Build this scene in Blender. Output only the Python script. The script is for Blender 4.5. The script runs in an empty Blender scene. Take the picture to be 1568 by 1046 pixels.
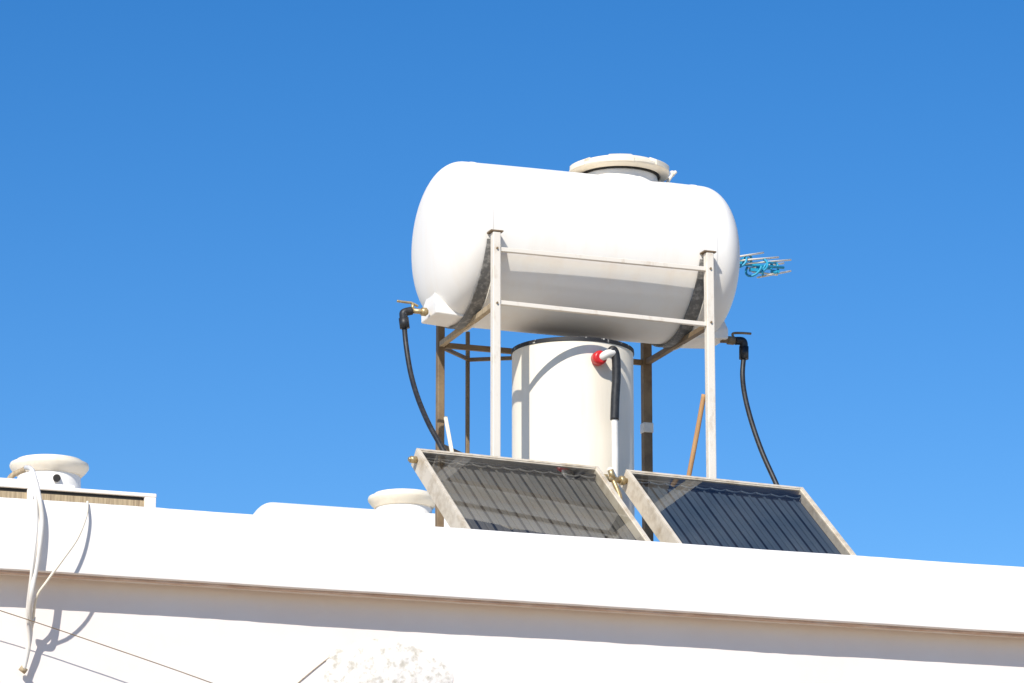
import bpy, bmesh, math, random
from mathutils import Vector, Matrix, noise
random.seed(4)
S=bpy.context.scene
F=5880.0; YH=1980.0
CAM=Vector((0,0,1.6)); p=math.atan((YH-523)/F)
RT=Vector((1,0,0)); UP=Vector((0,-math.sin(p),math.cos(p))); FW=Vector((0,math.cos(p),math.sin(p)))
Z=Vector((0,0,1))
def ray(X,Y): return RT*((X-784)/F)+UP*((523-Y)/F)+FW
def PY(X,Y,y): d=ray(X,Y); return CAM+d*(y/d.y)
def PZ(X,Y,z): d=ray(X,Y); return CAM+d*((z-CAM.z)/d.z)
def PP(X,Y,o,n): d=ray(X,Y); return CAM+d*((o-CAM).dot(n)/d.dot(n))

# ---------------- materials
def mat(name,col,rough=0.6,metal=0.0,col2=None,nscale=4.0,amt=0.5,bump=0.0,bscale=60.0,stretch=(1,1,1),spec=0.5,ramp=(0.4,0.7)):
    m=bpy.data.materials.new(name); m.use_nodes=True; nt=m.node_tree; b=nt.nodes['Principled BSDF']
    b.inputs['Base Color'].default_value=(*col,1); b.inputs['Roughness'].default_value=rough; b.inputs['Metallic'].default_value=metal
    b.inputs['Specular IOR Level'].default_value=spec
    tc=nt.nodes.new('ShaderNodeTexCoord'); mp=nt.nodes.new('ShaderNodeMapping'); mp.inputs['Scale'].default_value=stretch
    nt.links.new(tc.outputs['Object'],mp.inputs['Vector'])
    if col2:
        n=nt.nodes.new('ShaderNodeTexNoise'); n.inputs['Scale'].default_value=nscale; n.inputs['Detail'].default_value=8; n.inputs['Roughness'].default_value=0.65
        nt.links.new(mp.outputs[0],n.inputs['Vector'])
        r=nt.nodes.new('ShaderNodeValToRGB'); r.color_ramp.elements[0].position=ramp[0]; r.color_ramp.elements[1].position=ramp[1]
        r.color_ramp.elements[0].color=(0,0,0,1); r.color_ramp.elements[1].color=(amt,amt,amt,1)
        nt.links.new(n.outputs[0],r.inputs[0])
        mx=nt.nodes.new('ShaderNodeMixRGB'); mx.inputs[1].default_value=(*col,1); mx.inputs[2].default_value=(*col2,1)
        nt.links.new(r.outputs[0],mx.inputs[0]); nt.links.new(mx.outputs[0],b.inputs['Base Color'])
    if bump:
        n2=nt.nodes.new('ShaderNodeTexNoise'); n2.inputs['Scale'].default_value=bscale; n2.inputs['Detail'].default_value=6
        nt.links.new(tc.outputs['Object'],n2.inputs['Vector'])
        bp=nt.nodes.new('ShaderNodeBump'); bp.inputs['Strength'].default_value=bump; bp.inputs['Distance'].default_value=0.01
        nt.links.new(n2.outputs[0],bp.inputs['Height']); nt.links.new(bp.outputs[0],b.inputs['Normal'])
    return m
M_wall=mat('whitewash',(0.91,0.86,0.80),0.9,col2=(0.86,0.76,0.67),nscale=1.6,amt=0.5,bump=0.12,bscale=14,stretch=(1,1,2.0),spec=0.1)
M_wall2=mat('whitewash_lower',(0.91,0.84,0.78),0.9,col2=(0.85,0.74,0.66),nscale=1.3,amt=0.5,bump=0.15,bscale=10,spec=0.1)
M_soffit=mat('brown_edge',(0.52,0.36,0.27),0.9,col2=(0.72,0.58,0.48),nscale=7,amt=0.9,spec=0.1)  # mottled brown strip along the band's lower edge
M_tank=mat('tank_white_plastic',(0.90,0.86,0.79),0.5,col2=(0.84,0.71,0.55),nscale=2.2,amt=0.38,stretch=(3.0,3.0,0.5),bump=0.03,bscale=8,spec=0.25,ramp=(0.48,0.8))
M_barrel=mat('barrel_cream',(0.86,0.79,0.66),0.5,col2=(0.72,0.62,0.46),nscale=2.5,amt=0.45,stretch=(3,3,0.4),spec=0.3)
M_cream=mat('cream_plastic',(0.86,0.77,0.61),0.5,col2=(0.62,0.48,0.30),nscale=8,amt=0.45,ramp=(.5,.8))
M_post=mat('post_paint',(0.80,0.73,0.62),0.55,col2=(0.5,0.36,0.22),nscale=9,amt=0.6,ramp=(0.55,0.72),stretch=(1,1,0.5))
M_rust_shade=mat('weathered_shaded_steel',(0.25,0.175,0.095),0.65,col2=(0.13,0.08,0.045),nscale=7,amt=0.9)  # rust brown, darkened further to hold the tank's shade on the rear legs
M_galv=mat('galvanised',(0.17,0.165,0.155),0.7,metal=0.2,col2=(0.42,0.40,0.36),nscale=30,amt=0.8,ramp=(.48,.66))
M_black=mat('black_rubber',(0.012,0.012,0.013),0.5,col2=(0.05,0.05,0.05),nscale=30,amt=0.6)
M_rim=mat('black_seal_flaking',(0.015,0.015,0.017),0.6,col2=(0.6,0.58,0.52),nscale=22,amt=1,ramp=(.60,.64))
M_brass=mat('aged_brass',(0.55,0.42,0.22),0.4,metal=0.6,col2=(0.3,0.22,0.12),nscale=30,amt=0.7)
M_red=mat('red_valve',(0.62,0.02,0.02),0.35,col2=(0.4,0.01,0.01),nscale=20,amt=.5)
M_pvc=mat('white_pipe',(0.82,0.78,0.71),0.4,col2=(0.6,0.54,0.43),nscale=12,amt=0.4)
M_wood=mat('weathered_wood',(0.52,0.29,0.12),0.7,col2=(0.35,0.18,0.08),nscale=25,amt=.8,stretch=(1,1,.1))
M_tan=mat('tan_boards',(0.50,0.39,0.24),0.8,col2=(0.22,0.15,0.09),nscale=14,amt=.9,stretch=(6,6,.3))
M_alu=mat('cream_alu_frame',(0.66,0.58,0.46),0.5,metal=0.0,col2=(0.40,0.31,0.20),nscale=10,amt=0.8,ramp=(.45,.68))
M_absA=mat('absorber_reflected_grey',(0.115,0.108,0.098),0.6,col2=(0.165,0.152,0.135),nscale=3,amt=0.8)  # grey of the reflected tank put into the absorber colour
M_absB=mat('absorber_reflected_blue',(0.06,0.082,0.11),0.55,col2=(0.09,0.115,0.145),nscale=3,amt=0.8)  # blue of the reflected sky put into the absorber colour
M_seam=mat('absorber_seam',(0.008,0.008,0.01),0.6,col2=(.015,.015,.015))
M_teal=mat('antenna_blue_plastic',(0.02,0.34,0.52),0.45,col2=(.02,.2,.35),nscale=20,amt=.5)
M_roof=mat('roof_screed',(0.74,0.64,0.50),0.95,col2=(0.6,0.5,0.38),nscale=2,amt=.7,bump=.4)
M_ground=mat('dry_ground',(0.36,0.27,0.18),1.0,col2=(0.25,0.19,0.13),nscale=.5,amt=.8,bump=.5,bscale=3)
M_patch=mat('speckled_pale_relief',(0.90,0.85,0.78),0.95,col2=(0.50,0.46,0.37),nscale=20,amt=0.8,bump=0.6,bscale=30,ramp=(.48,.64))  # for the added relief that stands in for an unidentified pale mass
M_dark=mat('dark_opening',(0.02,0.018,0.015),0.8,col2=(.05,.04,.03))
M_shut=mat('painted_shutter',(0.05,0.2,0.4),0.6,col2=(.04,.15,.3))
def glass():
    m=bpy.data.materials.new('collector_glass'); m.use_nodes=True; nt=m.node_tree; nt.nodes.clear()
    o=nt.nodes.new('ShaderNodeOutputMaterial'); mx=nt.nodes.new('ShaderNodeMixShader'); t=nt.nodes.new('ShaderNodeBsdfTransparent'); g=nt.nodes.new('ShaderNodeBsdfGlossy')
    t.inputs[0].default_value=(0.93,0.95,0.95,1); g.inputs['Roughness'].default_value=0.015; g.inputs[0].default_value=(1,1,1,1)
    df=nt.nodes.new('ShaderNodeBsdfDiffuse'); df.inputs[0].default_value=(.5,.45,.38,1)
    fr=nt.nodes.new('ShaderNodeFresnel'); fr.inputs[0].default_value=1.70
    tc=nt.nodes.new('ShaderNodeTexCoord'); n=nt.nodes.new('ShaderNodeTexNoise'); n.inputs['Scale'].default_value=3; n.inputs['Detail'].default_value=8; nt.links.new(tc.outputs['Object'],n.inputs[0])
    mr=nt.nodes.new('ShaderNodeMapRange'); mr.inputs[1].default_value=.35; mr.inputs[2].default_value=.75; mr.inputs[3].default_value=.0; mr.inputs[4].default_value=.04; nt.links.new(n.outputs[0],mr.inputs[0])
    m2=nt.nodes.new('ShaderNodeMixShader'); nt.links.new(mr.outputs[0],m2.inputs[0]); nt.links.new(t.outputs[0],m2.inputs[1]); nt.links.new(df.outputs[0],m2.inputs[2])
    nt.links.new(fr.outputs[0],mx.inputs[0]); nt.links.new(m2.outputs[0],mx.inputs[1]); nt.links.new(g.outputs[0],mx.inputs[2]); nt.links.new(mx.outputs[0],o.inputs[0]); return m
M_glass=glass()

# ---------------- mesh helpers
def empty(name,loc=(0,0,0)):
    e=bpy.data.objects.new(name,None); e.empty_display_size=.2; e.location=loc; S.collection.objects.link(e); return e
def link(name,me,m,parent,smooth=False,bevel=0):
    o=bpy.data.objects.new(name,me); S.collection.objects.link(o); me.materials.append(m)
    if smooth:
        for f in me.polygons: f.use_smooth=True
    if bevel:
        md=o.modifiers.new('b','BEVEL'); md.width=bevel; md.segments=2; md.limit_method='ANGLE'
    if parent:
        o.parent=parent; o.matrix_parent_inverse=Matrix.Translation(parent.location).inverted()
    return o
def mesh(name,vs,fs,m,parent,smooth=False,bevel=0,recalc=True):
    me=bpy.data.meshes.new(name); me.from_pydata([tuple(v) for v in vs],[],fs)
    if recalc:
        bm=bmesh.new(); bm.from_mesh(me); bmesh.ops.recalc_face_normals(bm,faces=bm.faces); bm.to_mesh(me); bm.free()
    return link(name,me,m,parent,smooth,bevel)
BOXF=[(0,1,2,3),(7,6,5,4),(0,4,5,1),(1,5,6,2),(2,6,7,3),(3,7,4,0)]
def obox(name,c,ax,ay,az,m,parent,bevel=0.003):
    vs=[c+ax*i+ay*j+az*k for k in(-1,1) for i,j in((-1,-1),(1,-1),(1,1),(-1,1))]
    return mesh(name,vs,BOXF,m,parent,False,bevel)
def bar(name,a,b,w,h,m,parent,side=None,bevel=0.003):
    d=(b-a); L=d.length; d.normalize()
    s=side if side else (d.cross(Z) if abs(d.z)<.95 else Vector((1,0,0)))
    s=(s-d*s.dot(d)).normalized(); u=d.cross(s)
    return obox(name,(a+b)/2,d*(L/2),s*(w/2),u*(h/2),m,parent,bevel)
def spline(pts,k=8):
    out=[]; P=[pts[0]]+list(pts)+[pts[-1]]
    for i in range(1,len(P)-2):
        for j in range(k):
            t=j/k; a,b,c,d=P[i-1],P[i],P[i+1],P[i+2]
            out.append(.5*((2*b)+(c-a)*t+(2*a-5*b+4*c-d)*t*t+(3*b-a-3*c+d)*t**3))
    out.append(pts[-1]); return out
def tube(name,pts,r,m,parent,n=12,sm=True,k=8):
    if len(pts)>2 and sm: pts=spline(pts,k)
    rs=r if isinstance(r,list) else [r]*len(pts)
    vs=[];fs=[]; prev=None
    for i,q in enumerate(pts):
        d=(pts[min(i+1,len(pts)-1)]-pts[max(i-1,0)]).normalized()
        if prev is None:
            prev=d.cross(Vector((.3,.2,.93))).normalized()
        s=(prev-d*prev.dot(d)).normalized(); prev=s; u=d.cross(s)
        for j in range(n):
            t=2*math.pi*j/n; vs.append(q+(s*math.cos(t)+u*math.sin(t))*rs[i])
    for i in range(len(pts)-1):
        for j in range(n): fs.append((i*n+j,i*n+(j+1)%n,(i+1)*n+(j+1)%n,(i+1)*n+j))
    fs.append(tuple(range(n))[::-1]); fs.append(tuple((len(pts)-1)*n+j for j in range(n)))
    o=mesh(name,vs,fs,m,parent,True)
    for f in o.data.polygons:
        if len(f.vertices)>4: f.use_smooth=False
    return o
def lathe(name,prof,o,ax,m,parent,n=96,sharp=30):
    ax=ax.normalized(); s=ax.cross(Vector((0.1,.9,.2))).normalized(); u=ax.cross(s)
    vs=[];fs=[]; rings=[]
    for (h,r) in prof:
        if r<1e-6: rings.append([len(vs)]); vs.append(o+ax*h)
        else:
            rings.append(list(range(len(vs),len(vs)+n)))
            for j in range(n):
                t=2*math.pi*j/n; vs.append(o+ax*h+(s*math.cos(t)+u*math.sin(t))*r)
    for A,B in zip(rings,rings[1:]):
        for j in range(n):
            a0,a1=A[j%len(A)],A[(j+1)%len(A)]; b0,b1=B[j%len(B)],B[(j+1)%len(B)]
            f=[a0]+([a1] if a1!=a0 else [])+[b1]+([b0] if b0!=b1 else [])
            if len(set(f))>2: fs.append(tuple(f))
    ob=mesh(name,vs,fs,m,parent,True)
    bm=bmesh.new(); bm.from_mesh(ob.data)
    for e in bm.edges:
        if len(e.link_faces)==2 and e.calc_face_angle(0)>math.radians(sharp): e.smooth=False
    bm.to_mesh(ob.data); bm.free(); return ob

# ---------------- camera
cd=bpy.data.cameras.new('camera'); cam=bpy.data.objects.new('camera',cd); S.collection.objects.link(cam)
cam.location=CAM; cam.rotation_euler=(math.pi/2+p,0,0); cd.lens=F/1568*36; cd.sensor_width=36; cd.clip_end=5000; S.camera=cam

# ---------------- light
az=math.radians(19); el=math.radians(39.5)
sd=Vector((-math.sin(az)*math.cos(el),-math.cos(az)*math.cos(el),math.sin(el)))
ld=bpy.data.lights.new('sun','SUN'); ld.energy=5.0; ld.angle=math.radians(.5); ld.color=(1,.955,.88)
lo=bpy.data.objects.new('sun',ld); S.collection.objects.link(lo); lo.rotation_euler=sd.to_track_quat('Z','Y').to_euler(); lo.location=sd*40
w=bpy.data.worlds.new('World'); S.world=w; w.use_nodes=True; nt=w.node_tree; bg=nt.nodes['Background']
sk=nt.nodes.new('ShaderNodeTexSky'); sk.sky_type='NISHITA'; sk.sun_disc=False; sk.sun_elevation=el; sk.sun_rotation=math.atan2(sd.x,sd.y)
sk.air_density=1.0; sk.dust_density=0.1; sk.ozone_density=3.2; sk.altitude=800
hs=nt.nodes.new('ShaderNodeHueSaturation'); hs.inputs['Saturation'].default_value=1.36; hs.inputs['Hue'].default_value=0.506
nt.links.new(sk.outputs[0],hs.inputs['Color']); nt.links.new(hs.outputs[0],bg.inputs[0]); bg.inputs[1].default_value=0.135
S.view_settings.view_transform='Standard'; S.view_settings.look='None'; S.view_settings.exposure=0

# ---------------- ground
mesh('ground',[Vector((-2000,-2000,0)),Vector((2000,-2000,0)),Vector((2000,2000,0)),Vector((-2000,2000,0))],[(0,1,2,3)],M_ground,None)

# ---------------- building
W0=PY(784,814,21.15); zt=W0.z
wl=PZ(0,760,zt); wr=PZ(1568,868,zt); aw=(wr-wl); aw.z=0; aw.normalize(); bw=Vector((-aw.y,aw.x,0))
def PW(X,Y,off=0): return PP(X,Y,W0-bw*off,bw)
zb=PW(784,921).z  # band bottom
bh=zt-zb; print('band h',bh)
house=empty('white_flat_roofed_building',W0-Vector((0,0,zt)))
roofz=zt-0.34
UA,UB=-9.0,13.0; N=420
OV=0.185
prof=[(OV,0.0),(0.008,-0.001),(0.0,0.006),(0.0,bh*0.5),(0.0,bh-0.014),(0.005,bh-.004),(0.016,bh),(0.22,bh-.004),(0.24,bh-.03),(0.24,-0.2)]
vs=[];fs=[]
for i in range(N+1):
    u=UA+(UB-UA)*i/N
    for k,(v,h) in enumerate(prof):
        q_=Vector((u*0.9,k*.2,0)); dv=noise.noise(q_)*.003+noise.noise(q_*7)*.0006
        dh=noise.noise(Vector((u*1.3,7+k*.1,0)))*.004+noise.noise(Vector((u*12,3+k,0)))*.0014
        vs.append(W0+aw*u+bw*(v+dv)+Z*(h-bh+dh))
K=len(prof)
for i in range(N):
    for k in range(K-1): fs.append((i*K+k,(i+1)*K+k,(i+1)*K+k+1,i*K+k+1))
o=mesh('parapet_band',vs,fs,M_wall,house,True)
bm=bmesh.new(); bm.from_mesh(o.data)
for e in bm.edges:
    if len(e.link_faces)==2 and e.calc_face_angle(0)>math.radians(28): e.smooth=False
bm.to_mesh(o.data); bm.free()
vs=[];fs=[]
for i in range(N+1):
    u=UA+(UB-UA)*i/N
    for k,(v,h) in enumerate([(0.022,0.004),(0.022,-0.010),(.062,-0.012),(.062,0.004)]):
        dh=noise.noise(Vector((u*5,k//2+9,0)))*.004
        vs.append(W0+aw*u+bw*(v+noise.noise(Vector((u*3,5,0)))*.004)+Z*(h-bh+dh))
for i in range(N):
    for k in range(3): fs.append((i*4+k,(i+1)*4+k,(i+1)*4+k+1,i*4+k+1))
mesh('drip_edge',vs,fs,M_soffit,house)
vs=[];fs=[]; rows=[0.0,-.1,-.25,-.45,-.7,-1.0,-1.5,-2.5,-(zb)]
for i in range(N+1):
    u=UA+(UB-UA)*i/N
    for r_ in rows:
        vs.append(W0+aw*u+bw*(OV-.015+noise.noise(Vector((u*1.2,r_*2,1)))*.007+noise.noise(Vector((u*9,r_*2,4)))*.002)+Z*(-bh+r_+ (0.02 if r_==0 else 0)))
K=len(rows)
for i in range(N):
    for k in range(K-1): fs.append((i*K+k,(i+1)*K+k,(i+1)*K+k+1,i*K+k+1))
mesh('front_wall',vs,fs,M_wall2,house,True)
def wbox(name,u0,u1,v0,v1,z0,z1,m,par,bev=0.004):
    c=Vector((W0.x,W0.y,0))+aw*((u0+u1)/2)+bw*((v0+v1)/2)+Z*((z0+z1)/2)
    return obox(name,c,aw*((u1-u0)/2),bw*((v1-v0)/2),Z*((z1-z0)/2),m,par,bev)
wbox('roof_slab',UA,UB,0.235,14,roofz-.2,roofz,M_roof,house)
wbox('side_wall_left',UA,UA+.2,0.195,14,0,zt-.01,M_wall2,house)
wbox('side_wall_right',UB-.2,UB,0.195,14,0,zt-.01,M_wall2,house)
wbox('rear_wall',UA+.2,UB-.2,13.8,14,0,zt-.02,M_wall2,house)
for n_,(u0,u1,z0,z1) in enumerate([(-5,-3.8,1,2.3),(-1.5,-.5,0.02,2.15),(2,3.4,1,2.3),(6,7.4,1,2.3)]):
    wbox('window_%d'%n_ if z0>.5 else 'door',u0,u1,0.11,0.18,z0,z1,M_shut,house)

# ---------------- tank assembly frame
psi=math.radians(20.0); a=Vector((math.cos(psi),math.sin(psi),0)); b=Vector((-math.sin(psi),math.cos(psi),0))
O=PY(881.5,390.5,23.8); R=.523
def T(u,v,w_): return O+a*u+b*v+Z*w_
def PV(X,Y,v):
    q=PP(X,Y,O+b*v,b)-O; return q.dot(a),q.z
tank=empty('horizontal_water_tank',O)
Lc=.80; c=.24; n_=2.35; prof=[]
m_=22
for i in range(m_+1):
    t=i/m_; ang=t*math.pi/2
    r=R*(math.sin(ang))**(2/n_) if ang>0 else 0; h=c*(math.cos(ang))**(2/n_) if t<1 else 0
    prof.append((-(Lc+h),r))
prof+= [(-Lc+.03,R),(-Lc+.035,R+.003),(-Lc+.05,R+.003),(-Lc+.055,R)]
prof+= [(x,R+.004*math.cos(x*2)) for x in [-.6,-.4,-.2,0,.2,.4,.6]]
prof+= [(Lc-.055,R),(Lc-.05,R+.003),(Lc-.035,R+.003),(Lc-.03,R)]
for i in range(m_,-1,-1):
    t=i/m_; ang=t*math.pi/2
    r=R*(math.sin(ang))**(2/n_) if ang>0 else 0; h=c*(math.cos(ang))**(2/n_) if t<1 else 0
    prof.append(((Lc+h),r))
lathe('shell',prof,O,a,M_tank,tank,160)
def boss(name,sg):
    u0=sg*(Lc-.06); u1=sg*(Lc+.195); v=.15
    vs=[T(u0,-v,-.52),T(u0,v,-.52),T(u1,v,-.505),T(u1,-v,-.505),T(u0,-v,-.46),T(u0,v,-.46),T(u1,v,-.44),T(u1,-v,-.44),T(sg*(Lc+.175),-.02,-.25),T(u0,0,-.3)]
    fs=[(0,1,2,3),(0,1,5,4),(1,2,6,5),(2,3,7,6),(3,0,4,7),(7,6,8),(4,7,8,9),(6,5,9,8),(5,4,9)]
    mesh(name,vs,fs,M_tank,tank,False,.008)
boss('outlet_boss_near',-1); boss('outlet_boss_far',1)
lu,_=PV(948,262,0)
LO=T(lu,0,-.022)
lathe('manway_neck',[(.44,.30),(.50,.262),(.54,.25),(.575,.245)],LO,Z,M_tank,tank)
lathe('manway_lid',[(.580,0.0),(.580,.262),(.570,.268),(.574,.295),(.584,.322),(.592,.328),(.608,.326),(.614,.31),(.622,.29),(.645,.27),(.655,.2),(.66,0)],LO,Z,M_cream,tank)
lathe('manway_gasket',[(.560,.25),(.560,.257),(.579,.257),(.579,.25)],LO,Z,M_dark,tank)
for i in range(6):
    t0=2*math.pi*i/6+.25; vs=[];fs=[]
    for j in range(9):
        t=t0+j/8*.55
        for r,h in((.333,.585),(.333,.622),(.27,.652),(.27,.60)): vs.append(LO+Vector((math.cos(t)*r,math.sin(t)*r,h)))
    for j in range(8):
        for k in range(4): fs.append((j*4+k,j*4+(k+1)%4,(j+1)*4+(k+1)%4,(j+1)*4+k))
    fs+= [(0,1,2,3),(32,33,34,35)]
    mesh('lid_grip_%d'%i,vs,fs,M_cream,tank,False,.004)
q=lambda X,Y,v:T(PV(X,Y,v)[0],v,PV(X,Y,v)[1])
tube('vent_hook',[q(1012,292,0),q(1021,281,0),q(1028,270,0),q(1035,263,0)],.011,M_cream,tank)
tube('vent_stub',[q(1030,270,0),q(1029,262,0)],.012,M_cream,tank,sm=False)
L0=q(655,478,-.04); L1=q(632,476,-.04)
tube('outlet_fitting_near',[L0,L1],.017,M_brass,tank,sm=False); tube('fitting_nut_near',[q(653,478,-.04),q(645,477,-.04)],.027,M_brass,tank,n=6,sm=False)
tube('tap_stem_near',[q(632,476,-.04),q(632,465,-.04)],.010,M_brass,tank,sm=False)
tube('tap_handle_near',[q(608,461,-.04),q(622,463,-.04),q(630,464,-.04),q(640,469,-.04)],.008,M_brass,tank)
tube('hose_elbow_near',[q(630,476,-.04),q(619,479,-.04),q(618,486,-.04),q(619,500,-.04)],.027,M_black,tank)
tube('hose_collar_near',[q(618,487,-.04),q(620,503,-.04)],.032,M_black,tank,sm=False,n=10)
tube('outlet_fitting_far',[q(1104,521,-.1),q(1132,522,-.1)],.018,M_rust_shade,tank,sm=False)
tube('fitting_nut_far',[q(1114,521,-.1),q(1124,522,-.1)],.028,M_rust_shade,tank,n=6,sm=False)
tube('tap_handle_far',[q(1124,518,-.1),q(1122,511,-.1),q(1134,510,-.1),q(1150,511,-.1)],.008,M_rust_shade,tank)
tube('hose_elbow_far',[q(1126,522,-.1),q(1137,523,-.1),q(1139,532,-.1),q(1139,548,-.1)],.027,M_black,tank)
tube('hose_collar_far',[q(1139,531,-.1),q(1139,550,-.1)],.032,M_black,tank,sm=False,n=10)

# ---------------- stand
stand=empty('steel_tank_stand',Vector((O.x,O.y,roofz)))
vf=-.565; vb=.56; hw=.026
uL,wL=PV(759,354,vf); uR,wR=PV(1085,390,vf)
wt=(wL+wR)/2; wbm=roofz-O.z
def post(name,u,v,w0,w1,hwid,m): return obox(name,T(u,v,(w0+w1)/2),a*hwid,b*hwid,Z*((w1-w0)/2),m,stand,.006)
post('front_leg_left',uL,vf,wbm,wt,hw,M_post); post('front_leg_right',uR,vf,wbm,wt,hw,M_post)
for nm,u in(('left',uL),('right',uR)):
    obox('leg_cap_'+nm,T(u,vf+.012,wt+.006),a*.042,b*.042,Z*.005,M_rust_shade,stand,.002)
    vs=[];fs=[]; n=60
    for i in range(n+1):
        t=math.radians(191+ (167)*i/n)
        wd=.030+.024*min(1,i/14)
        for rr,du in((R+.008,-wd-.012),(R+.008,.018),(R+.020,.018),(R+.020,-wd-.012)):
            vs.append(T(u+du,math.cos(t)*rr,math.sin(t)*rr))
    for i in range(n):
        for k in range(4): fs.append((i*4+k,i*4+(k+1)%4,(i+1)*4+(k+1)%4,(i+1)*4+k))
    mesh('saddle_strap_'+nm,vs,fs,M_galv,stand)
    vs=[];fs=[]
    for i in range(n+1):
        t=math.radians(190+ (168)*i/n)
        for rr,du in((R+.006,.019),(R+.006,.026),(R+.035,.026),(R+.035,.019)):
            vs.append(T(u+du,math.cos(t)*rr,math.sin(t)*rr))
    for i in range(n):
        for k in range(4): fs.append((i*4+k,i*4+(k+1)%4,(i+1)*4+(k+1)%4,(i+1)*4+k))
    mesh('saddle_web_'+nm,vs,fs,M_post,stand)
ubL,_=PV(674,600,vb); ubR,_=PV(990,600,vb)
post('rear_leg_left',ubL,vb,wbm,wt-.02,.024,M_rust_shade); post('rear_leg_right',ubR,vb,wbm,wt-.02,.030,M_rust_shade)
_,w1=PV(920,397,vf); _,w2=PV(920,480,vf)
bar('front_rail_upper',T(uL+hw,vf,w1),T(uR-hw,vf,w1),.03,.027,M_post,stand)
bar('front_rail_lower',T(uL+hw,vf,w2+.01),T(uR-hw,vf,w2-.01),.03,.027,M_post,stand)
bar('rear_rail',T(ubL+.03,vb,w2),T(ubR-.03,vb,w2),.03,.035,M_rust_shade,stand)
bar('rear_rail_upper',T(ubL+.03,vb,w2+.16),T(ubR-.03,vb,w2+.16),.03,.03,M_rust_shade,stand)
bar('side_rail_left',T(uL,vf+hw,w2),T(ubL,vb-.027,w2),.035,.035,M_tan,stand)
bar('side_rail_right',T(uR,vf+hw,w2-.01),T(ubR,vb-.03,w2),.035,.035,M_rust_shade,stand)
obox('leg_wrap',T(ubR,vb,PV(990,656,vb)[1]),a*.036,b*.036,Z*.035,M_pvc,stand,.01)
ux,_=PV(716,600,.86)
post('rear_prop',ux,.86,wbm,PV(716,508,.86)[1],.013,M_rust_shade)
bar('prop_tie_a',T(ubL,vb,w2-.01),T(ux,.86,w2),.02,.025,M_rust_shade,stand)
bar('prop_tie_b',T(ux,.86,w2-.005),T(ux+.5,vb+.02,w2-.005),.02,.025,M_rust_shade,stand)
zz=PV(680,682,vb)[1]
bar('prop_foot_tie',T(ubL,vb,zz),T(ux,.86,zz),.02,.03,M_rust_shade,stand)
for nm,u in(('l',uL),('r',uR)):
    for k,ww in enumerate((w1,w2)):
        tube('bolt_%s%d'%(nm,k),[T(u,vf-hw,ww),T(u,vf-hw-.01,ww)],.007,M_rust_shade,stand,n=6,sm=False)

# ---------------- barrel
br=empty('vertical_hot_water_cylinder',Vector((O.x,O.y,roofz)))
uc,_=PV(877,600,0); _,wtop=PV(785,529,0)
Rb=.387
C=T(uc,0,0)
lathe('body',[(wbm,0),(wbm,Rb),(wtop-.03,Rb),(wtop-.02,Rb-.002)],C,Z,M_barrel,br)
lathe('black_rim_seal',[(wtop-.030,Rb),(wtop-.028,Rb+.006),(wtop-.004,Rb+.005),(wtop,Rb-.01),(wtop+.004,0)],C,Z,M_rim,br)
tube('red_valve_cap',[q(915,550,-.40),q(915,550,-.40)-b*.05,q(915,550,-.40)-b*.062],[.045,.045,.032],M_red,br,n=24,sm=False)
tube('white_elbow',[q(914,549,-.385),q(922,547,-.45),q(930,542,-.475),q(941,540,-.465)],.026,M_pvc,br)
tube('insulated_pipe',[q(934,541,-.465),q(939,536,-.465),q(943,547,-.465),q(944,575,-.465),q(942,610,-.465),q(941,643,-.465)],.028,M_black,br,n=16)
tube('white_pipe',[q(941,640,-.465),q(942,690,-.465),q(942,738,-.465)],.0215,M_pvc,br)

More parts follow.
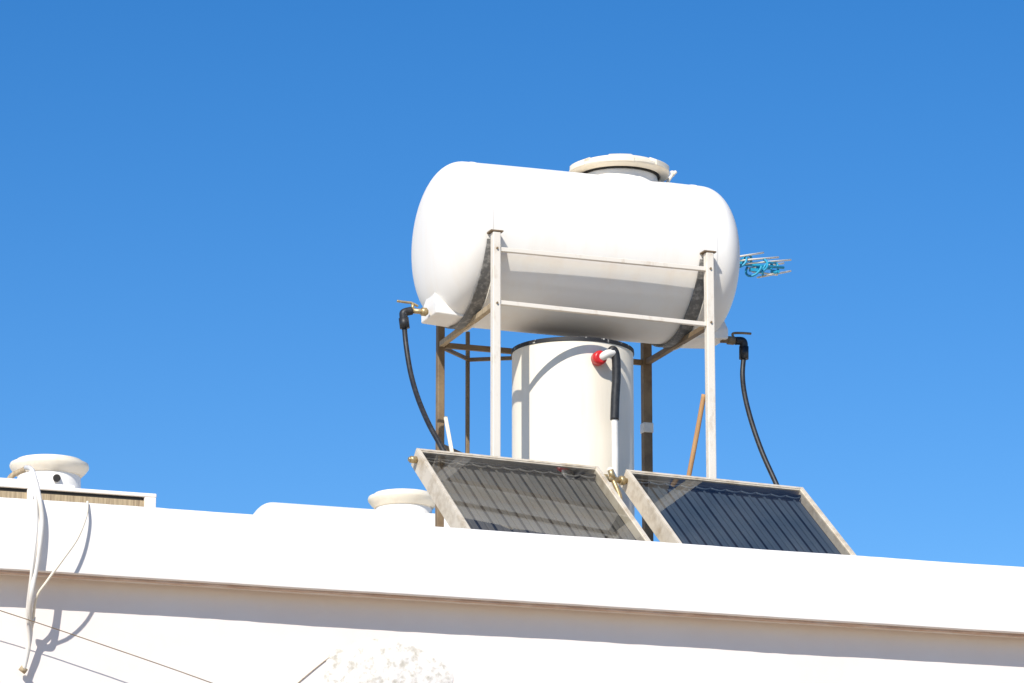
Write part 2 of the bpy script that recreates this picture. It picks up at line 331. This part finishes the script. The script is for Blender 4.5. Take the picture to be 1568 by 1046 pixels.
# ---------------- collectors
TLp=PY(637,687,22.5); zc=TLp.z
TRp=PZ(1229,747,zc); ac=(TRp-TLp); WT=ac.length; ac.normalize(); bc=Vector((-ac.y,ac.x,0))
tau=math.radians(40.5); sdn=-bc*math.cos(tau)-Z*math.sin(tau); nn=-bc*math.sin(tau)+Z*math.cos(tau)
Lh=(zc-roofz-.09)/math.sin(tau)
def cpos(X):
    d=PP(X,690+(X-636)*.1,TLp,bc)-TLp; return d.dot(ac)
def collector(u0,u1,mab,seed):
    e=empty('solar_thermal_collector',TLp+ac*((u0+u1)/2))
    Q=lambda c_,s_,h_: TLp+ac*c_+sdn*s_+nn*h_
    fw=.030; D=.115
    W=u1-u0
    obox('back_tray',Q((u0+u1)/2,Lh/2,-D+.006),ac*(W/2-.004),sdn*(Lh/2-.004),nn*.005,M_alu,e)
    obox('frame_left',Q(u0+fw/2,Lh/2,-D/2),ac*(fw/2),sdn*(Lh/2),nn*(D/2),M_alu,e)
    obox('frame_right',Q(u1-fw/2,Lh/2,-D/2),ac*(fw/2),sdn*(Lh/2),nn*(D/2),M_alu,e)
    obox('frame_top',Q((u0+u1)/2,fw/2,-D/2-.001),ac*(W/2-fw),sdn*(fw/2),nn*(D/2),M_alu,e)
    obox('frame_bottom',Q((u0+u1)/2,Lh-fw/2,-D/2-.001),ac*(W/2-fw),sdn*(fw/2),nn*(D/2),M_alu,e)
    obox('absorber_base',Q((u0+u1)/2,Lh/2,-.062),ac*(W/2-fw-.001),sdn*(Lh/2-fw-.001),nn*.003,M_seam,e,0)
    nf=11; pw=(W-2*fw-.02)/nf
    for i in range(nf):
        cx=u0+fw+.01+pw*(i+.5)
        obox('absorber_fin_%d'%i,Q(cx,Lh/2+.03,-.050+random.uniform(-.001,.001)),ac*(pw/2-.010),sdn*(Lh/2-.075),nn*.002,mab,e,.001)
        tube('riser_%d'%i,[Q(cx,.05,-.043),Q(cx,Lh-.05,-.043)],.008,mab,e,n=8,sm=False)
        pts=[Q(cx+pw*(k/8-.5),.075+.022*math.sin(math.pi*k/8),-.03) for k in range(9)]
        tube('header_scallop_%d'%i,pts,.006,mab,e,n=6,sm=False)
    tube('header_pipe',[Q(u0+fw,.055,-.035),Q(u1-fw,.055,-.035)],.012,M_seam,e,sm=False)
    c4=[Q(u0+fw*.6,fw*.6,-.006),Q(u1-fw*.6,fw*.6,-.006),Q(u1-fw*.6,Lh-fw*.6,-.006),Q(u0+fw*.6,Lh-fw*.6,-.006)]
    nr=(c4[1]-c4[0]).cross(c4[2]-c4[1]); fo=(0,1,2,3) if nr.dot(nn)>0 else (3,2,1,0)
    mesh('glass_pane',c4,[fo],M_glass,e,recalc=False)
    for nm,c_,s_,hx,hy in(('lip_l',u0+.012,Lh/2,.011,Lh/2-.002),('lip_r',u1-.012,Lh/2,.011,Lh/2-.002)):
        obox(nm,Q(c_,s_,.003),ac*hx,sdn*hy,nn*.003,M_alu,e,.001)
    for nm,s_ in(('lip_t',.012),('lip_b',Lh-.012)):
        obox(nm,Q((u0+u1)/2,s_,.002),ac*(W/2-.026),sdn*.011,nn*.003,M_alu,e,.001)
    for k,uu in enumerate((u0+.34,u1-.18)):
        top=Q(uu,.08,-D-.012); bar('rear_strut_%d'%k,top,Vector((top.x,top.y,roofz)),.035,.035,M_alu,e,side=ac)
        bar('base_rail_%d'%k,Vector((top.x,top.y,roofz+.02)),Vector((Q(uu,Lh,-D).x,Q(uu,Lh,-D).y,roofz+.02)),.035,.035,M_alu,e)
    return Q,e
uA=cpos(916); uB=cpos(958)
Q,e1=collector(0,uA,M_absA,1)
tube('end_plug',[Q(-.005,.06,-.045),Q(-.045,.06,-.045)],.022,M_brass,e1,n=6,sm=False)
tube('end_cap',[Q(-.04,.06,-.045),Q(-.055,.06,-.045)],.014,M_brass,e1,sm=False)
Q,e2=collector(uB,WT,M_absB,2)
tube('end_plug',[Q(WT+.001,.06,-.045),Q(WT+.03,.06,-.045)],.016,M_brass,e2,n=6,sm=False)
um=(uA+uB)/2
con=empty('pipe_connector_fitting',Q(um,.05,-.03))
tube('union',[Q(uA+.001,.06,-.045),Q(uB-.001,.06,-.045)],.018,M_brass,con,sm=False)
tube('union_nut_a',[Q(uA+.02,.06,-.045),Q(uA+.05,.06,-.045)],.03,M_brass,con,n=6,sm=False)
tube('union_nut_b',[Q(uB-.05,.06,-.045),Q(uB-.02,.06,-.045)],.03,M_brass,con,n=6,sm=False)
tube('riser_tee',[Q(um,.06,-.045),Q(um-.02,.06,-.045)+Z*.06],.019,M_brass,con,sm=False)
tube('drop_pipe',[Q(um,.07,-.05),Q(um+.01,.18,-.09),Q(um+.0,.40,-.16),Q(um+.0,Lh,-.2)],.016,M_brass,con)
tube('feed_pipe',[q(942,735,-.465),(q(942,735,-.465)+Q(um-.02,.06,-.045)+Z*.06)/2,Q(um-.02,.06,-.045)+Z*.06],.019,M_pvc,con,n=12)

hp=empty('black_water_hose',q(619,490,-.04))
tube('hose',[q(619,498,-.04),q(622,530,-.06),q(629,572,-.15),q(640,610,-.3),q(655,646,-.5),q(670,674,-.62),q(683,697,-.7),q(700,720,-.78)],.0165,M_black,hp,n=12)
hp2=empty('black_water_hose',q(1139,540,-.1))
tube('hose',[q(1139,546,-.1),q(1137,575,-.12),q(1141,608,-.2),q(1152,650,-.3),q(1168,695,-.4),q(1189,742,-.5),q(1200,770,-.54)],.0165,M_black,hp2,n=12)

st=empty('leaning_wooden_stick',q(1055,728,-.45)); tube('stick',[q(1078,604,-.5),q(1067,665,-.45),q(1054,733,-.4),q(1046,775,-.36)],.0165,M_wood,st,n=8)
st=empty('short_leaning_batten',q(690,690,.4)); bar('batten',q(682,638,.45),q(697,720,.3),.022,.016,M_cream,st)

# ---------------- antenna
an=empty('tv_antenna',T(uR,vb+.05,.1))
A0=T(ubR,vb+.02,.02); A1=q(1128,404,1.0); A2=q(1200,410,1.1)
tube('support_arm',[A0,T(uR,vb+.35,.1),A1],.012,M_galv,an)
tube('boom',[A1,A2],.010,M_teal,an,n=8,sm=False)
rnd=random.Random(3)
for i,(x0,y0,x1,y1) in enumerate([(1124,394,1169,387),(1132,399,1192,394),(1140,404,1211,398),(1146,411,1200,403),(1152,416,1190,421),(1160,425,1211,415)]):
    tube('element_%d'%i,[q(x0,y0,.9+.05*i),q(x1,y1,1.1+.04*i)],.0065,M_cream,an,n=8,sm=False)
for i in range(6):
    X=1133+i*10.5; Y=403+i*2.2+rnd.uniform(-4,4)
    c0=q(X,Y,1.0+.02*i); ph=rnd.uniform(0,6)
    rr=rnd.uniform(.035,.055)
    pts=[c0+a*(rr*.8*math.cos(t)+.018*math.sin(t))+Z*(rr*math.sin(t))+b*.03*math.cos(t+ph) for t in [2*math.pi*k/14*.6+ph for k in range(15)]]
    tube('blue_loop_%d'%i,pts,.0085,M_teal,an,n=8,sm=False)
    obox('blue_clip_%d'%i,q(X+rnd.uniform(-3,3),Y+rnd.uniform(-8,8),1.0+.02*i),a*.03,b*.012,Z*.011,M_teal,an,.002)

# ---------------- background tank lying behind the parapet
def lid(prefix,C0,rr,par):
    s=rr/.328
    lathe(prefix+'neck',[(-.20*s,.27*s),(0,.26*s),(.03*s,.25*s)],C0,Z,M_tank,par,64)
    lathe(prefix+'rim',[(.02*s,.25*s),(.02*s,.27*s),(.05*s,.30*s),(.085*s,.325*s),(.10*s,.328*s),(.12*s,.322*s),(.125*s,.31*s),(.13*s,.28*s),(.15*s,.27*s),(.16*s,.18*s),(.16*s,0)],C0,Z,M_cream,par,64)
t2=empty('horizontal_water_tank',PY(560,800,29.5))
R2=.5
c0=PY(415,771,29.5); u_=aw
A=Vector((c0.x,c0.y,c0.z-R2)); 
pf=[]
for i in range(15):
    g=i/14*math.pi/2; pf.append((-.2*math.cos(g)**.85 if i<14 else 0,R2*math.sin(g)**.85 if i>0 else 0))
pf+=[(1.9,R2)]
for i in range(14,-1,-1):
    g=i/14*math.pi/2; pf.append((1.9+(.2*math.cos(g)**.85 if i<14 else 0),R2*math.sin(g)**.85 if i>0 else 0))
lathe('shell',pf,A,u_,M_tank,t2,96)
L=PY(618,782,29.9); lid('lid_',L,.285,t2)
for k,uu in enumerate((.3,1.6)):
    obox('cradle_%d'%k,Vector((A.x,A.y,0))+u_*uu+Z*((A.z-R2*.8+roofz)/2),u_*.06,bw*.42,Z*((A.z-R2*.8-roofz)/2),M_wall2,t2)

# left roof cistern with lid
ct=empty('rooftop_cistern',PY(90,760,27.0))
def CP(X,Y,y=27.0): return PY(X,Y,y)
g0=CP(240,756); top=g0.z
cc=g0-aw*1.5+bw*.6
obox('cistern_top_slab',Vector((cc.x,cc.y,top-.014)),aw*1.5,bw*.6,Z*.014,M_wall,ct,.006)
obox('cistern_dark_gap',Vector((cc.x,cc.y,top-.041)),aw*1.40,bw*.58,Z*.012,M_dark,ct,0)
obox('cistern_body',Vector((cc.x,cc.y,(top-.054+roofz)/2)),aw*1.42,bw*.585,Z*((top-.054-roofz)/2),M_tan,ct,.003)
obox('cistern_corner_pier',Vector((g0.x,g0.y,(top-.029+roofz)/2))-aw*.045+bw*.05,aw*.042,bw*.05,Z*((top-.029-roofz)/2),M_wall,ct,.005)
obox('cistern_corner_pier_b',Vector((g0.x,g0.y,(top-.029+roofz)/2))-aw*.92+bw*.012,aw*.022,bw*.02,Z*((top-.029-roofz)/2),M_wall,ct,.005)
obox('cistern_upper_step',Vector((cc.x,cc.y,top+.022))-aw*.27,aw*1.2,bw*.5,Z*.021,M_wall,ct,.014)
obox('cistern_upper_step_b',Vector((cc.x,cc.y,top+.055))-aw*.45,aw*1.15,bw*.46,Z*.014,M_wall,ct,.012)
lc=CP(75,733,27.5); lid('lid_',lc,.29,ct)
tube('lid_plug_hole',[CP(87,732,27.30),CP(87,732,27.24)],.028,M_dark,ct,n=20,sm=False)
tube('overflow_pipe',[CP(8,760,26.95),CP(11,742,26.95),CP(19,728,26.95),CP(38,719,26.95)],.020,M_tan,ct)

# ---------------- cables on the wall at left
cb=empty('white_wall_cable',PW(50,900,.03))
tube('cable_main',[PW(40,716,-.3),PW(50,722,-.1),PW(60,762,.02),PW(64,800,.04),PW(57,860,.05),PW(48,910,.05),PW(46,950,-.05),PW(46,975,-.09),PW(36,1026,-.12)],.0135,M_pvc,cb,n=8)
tube('cable_second',[PW(46,722,-.1),PW(54,760,.02),PW(56,805,.05),PW(48,880,.06),PW(42,935,-.02),PW(45,985,-.09),PW(38,1022,-.12)],.009,M_pvc,cb,n=8)
tube('cable_loop',[PW(134,768,.01),PW(132,790,.04),PW(118,825,.07),PW(95,858,.09),PW(72,890,.07),PW(56,915,.03),PW(50,955,-.06),PW(44,990,-.10)],.007,M_cream,cb,n=8)
tube('cable_tie',[PW(42,948,-.06),PW(53,950,-.06)],.02,M_pvc,cb,sm=False)
tube('cable_end_clip',[PW(31,1022,-.12),PW(40,1029,-.12)],.016,M_tan,cb,sm=False,n=6)
wi=empty('overhead_wire',PW(150,990,.1))
tube('strand',[PW(-200,872,-.02),PW(0,935,-.02),PW(150,985,-.02),PW(330,1048,-.02),PW(600,1150,-.02)],.0026,M_rust_shade,wi,n=6)

# ---------------- wall relief standing in for an unidentified pale mass
cp=PW(592,1045,-OV+.02); vs=[];fs=[]; nr,na=30,90
for i in range(nr+1):
    for j in range(na):
        t=2*math.pi*j/na; rr=i/nr*(.38+.05*noise.noise(Vector((math.cos(t)*2,math.sin(t)*2,3))))
        x=math.cos(t)*rr; z_=math.sin(t)*rr*.64
        h=.036*(1-(i/nr)**2)+.004*noise.noise(Vector((x*16,z_*16,0)))*(1-(i/nr)**3)-.002
        vs.append(cp+aw*x+Z*z_-bw*h)
for i in range(nr):
    for j in range(na): fs.append((i*na+j,i*na+(j+1)%na,(i+1)*na+(j+1)%na,(i+1)*na+j))
mesh('pale_mass_stand_in',vs,fs,M_patch,None,True)
tw=empty('dry_twig',PW(490,1020,-OV+.03))
tube('stem',[PW(440,1060,-OV+.016),PW(470,1034,-OV+.019),PW(500,1010,-OV+.018),PW(526,993,-OV+.017)],.0022,M_tan,tw,n=6)
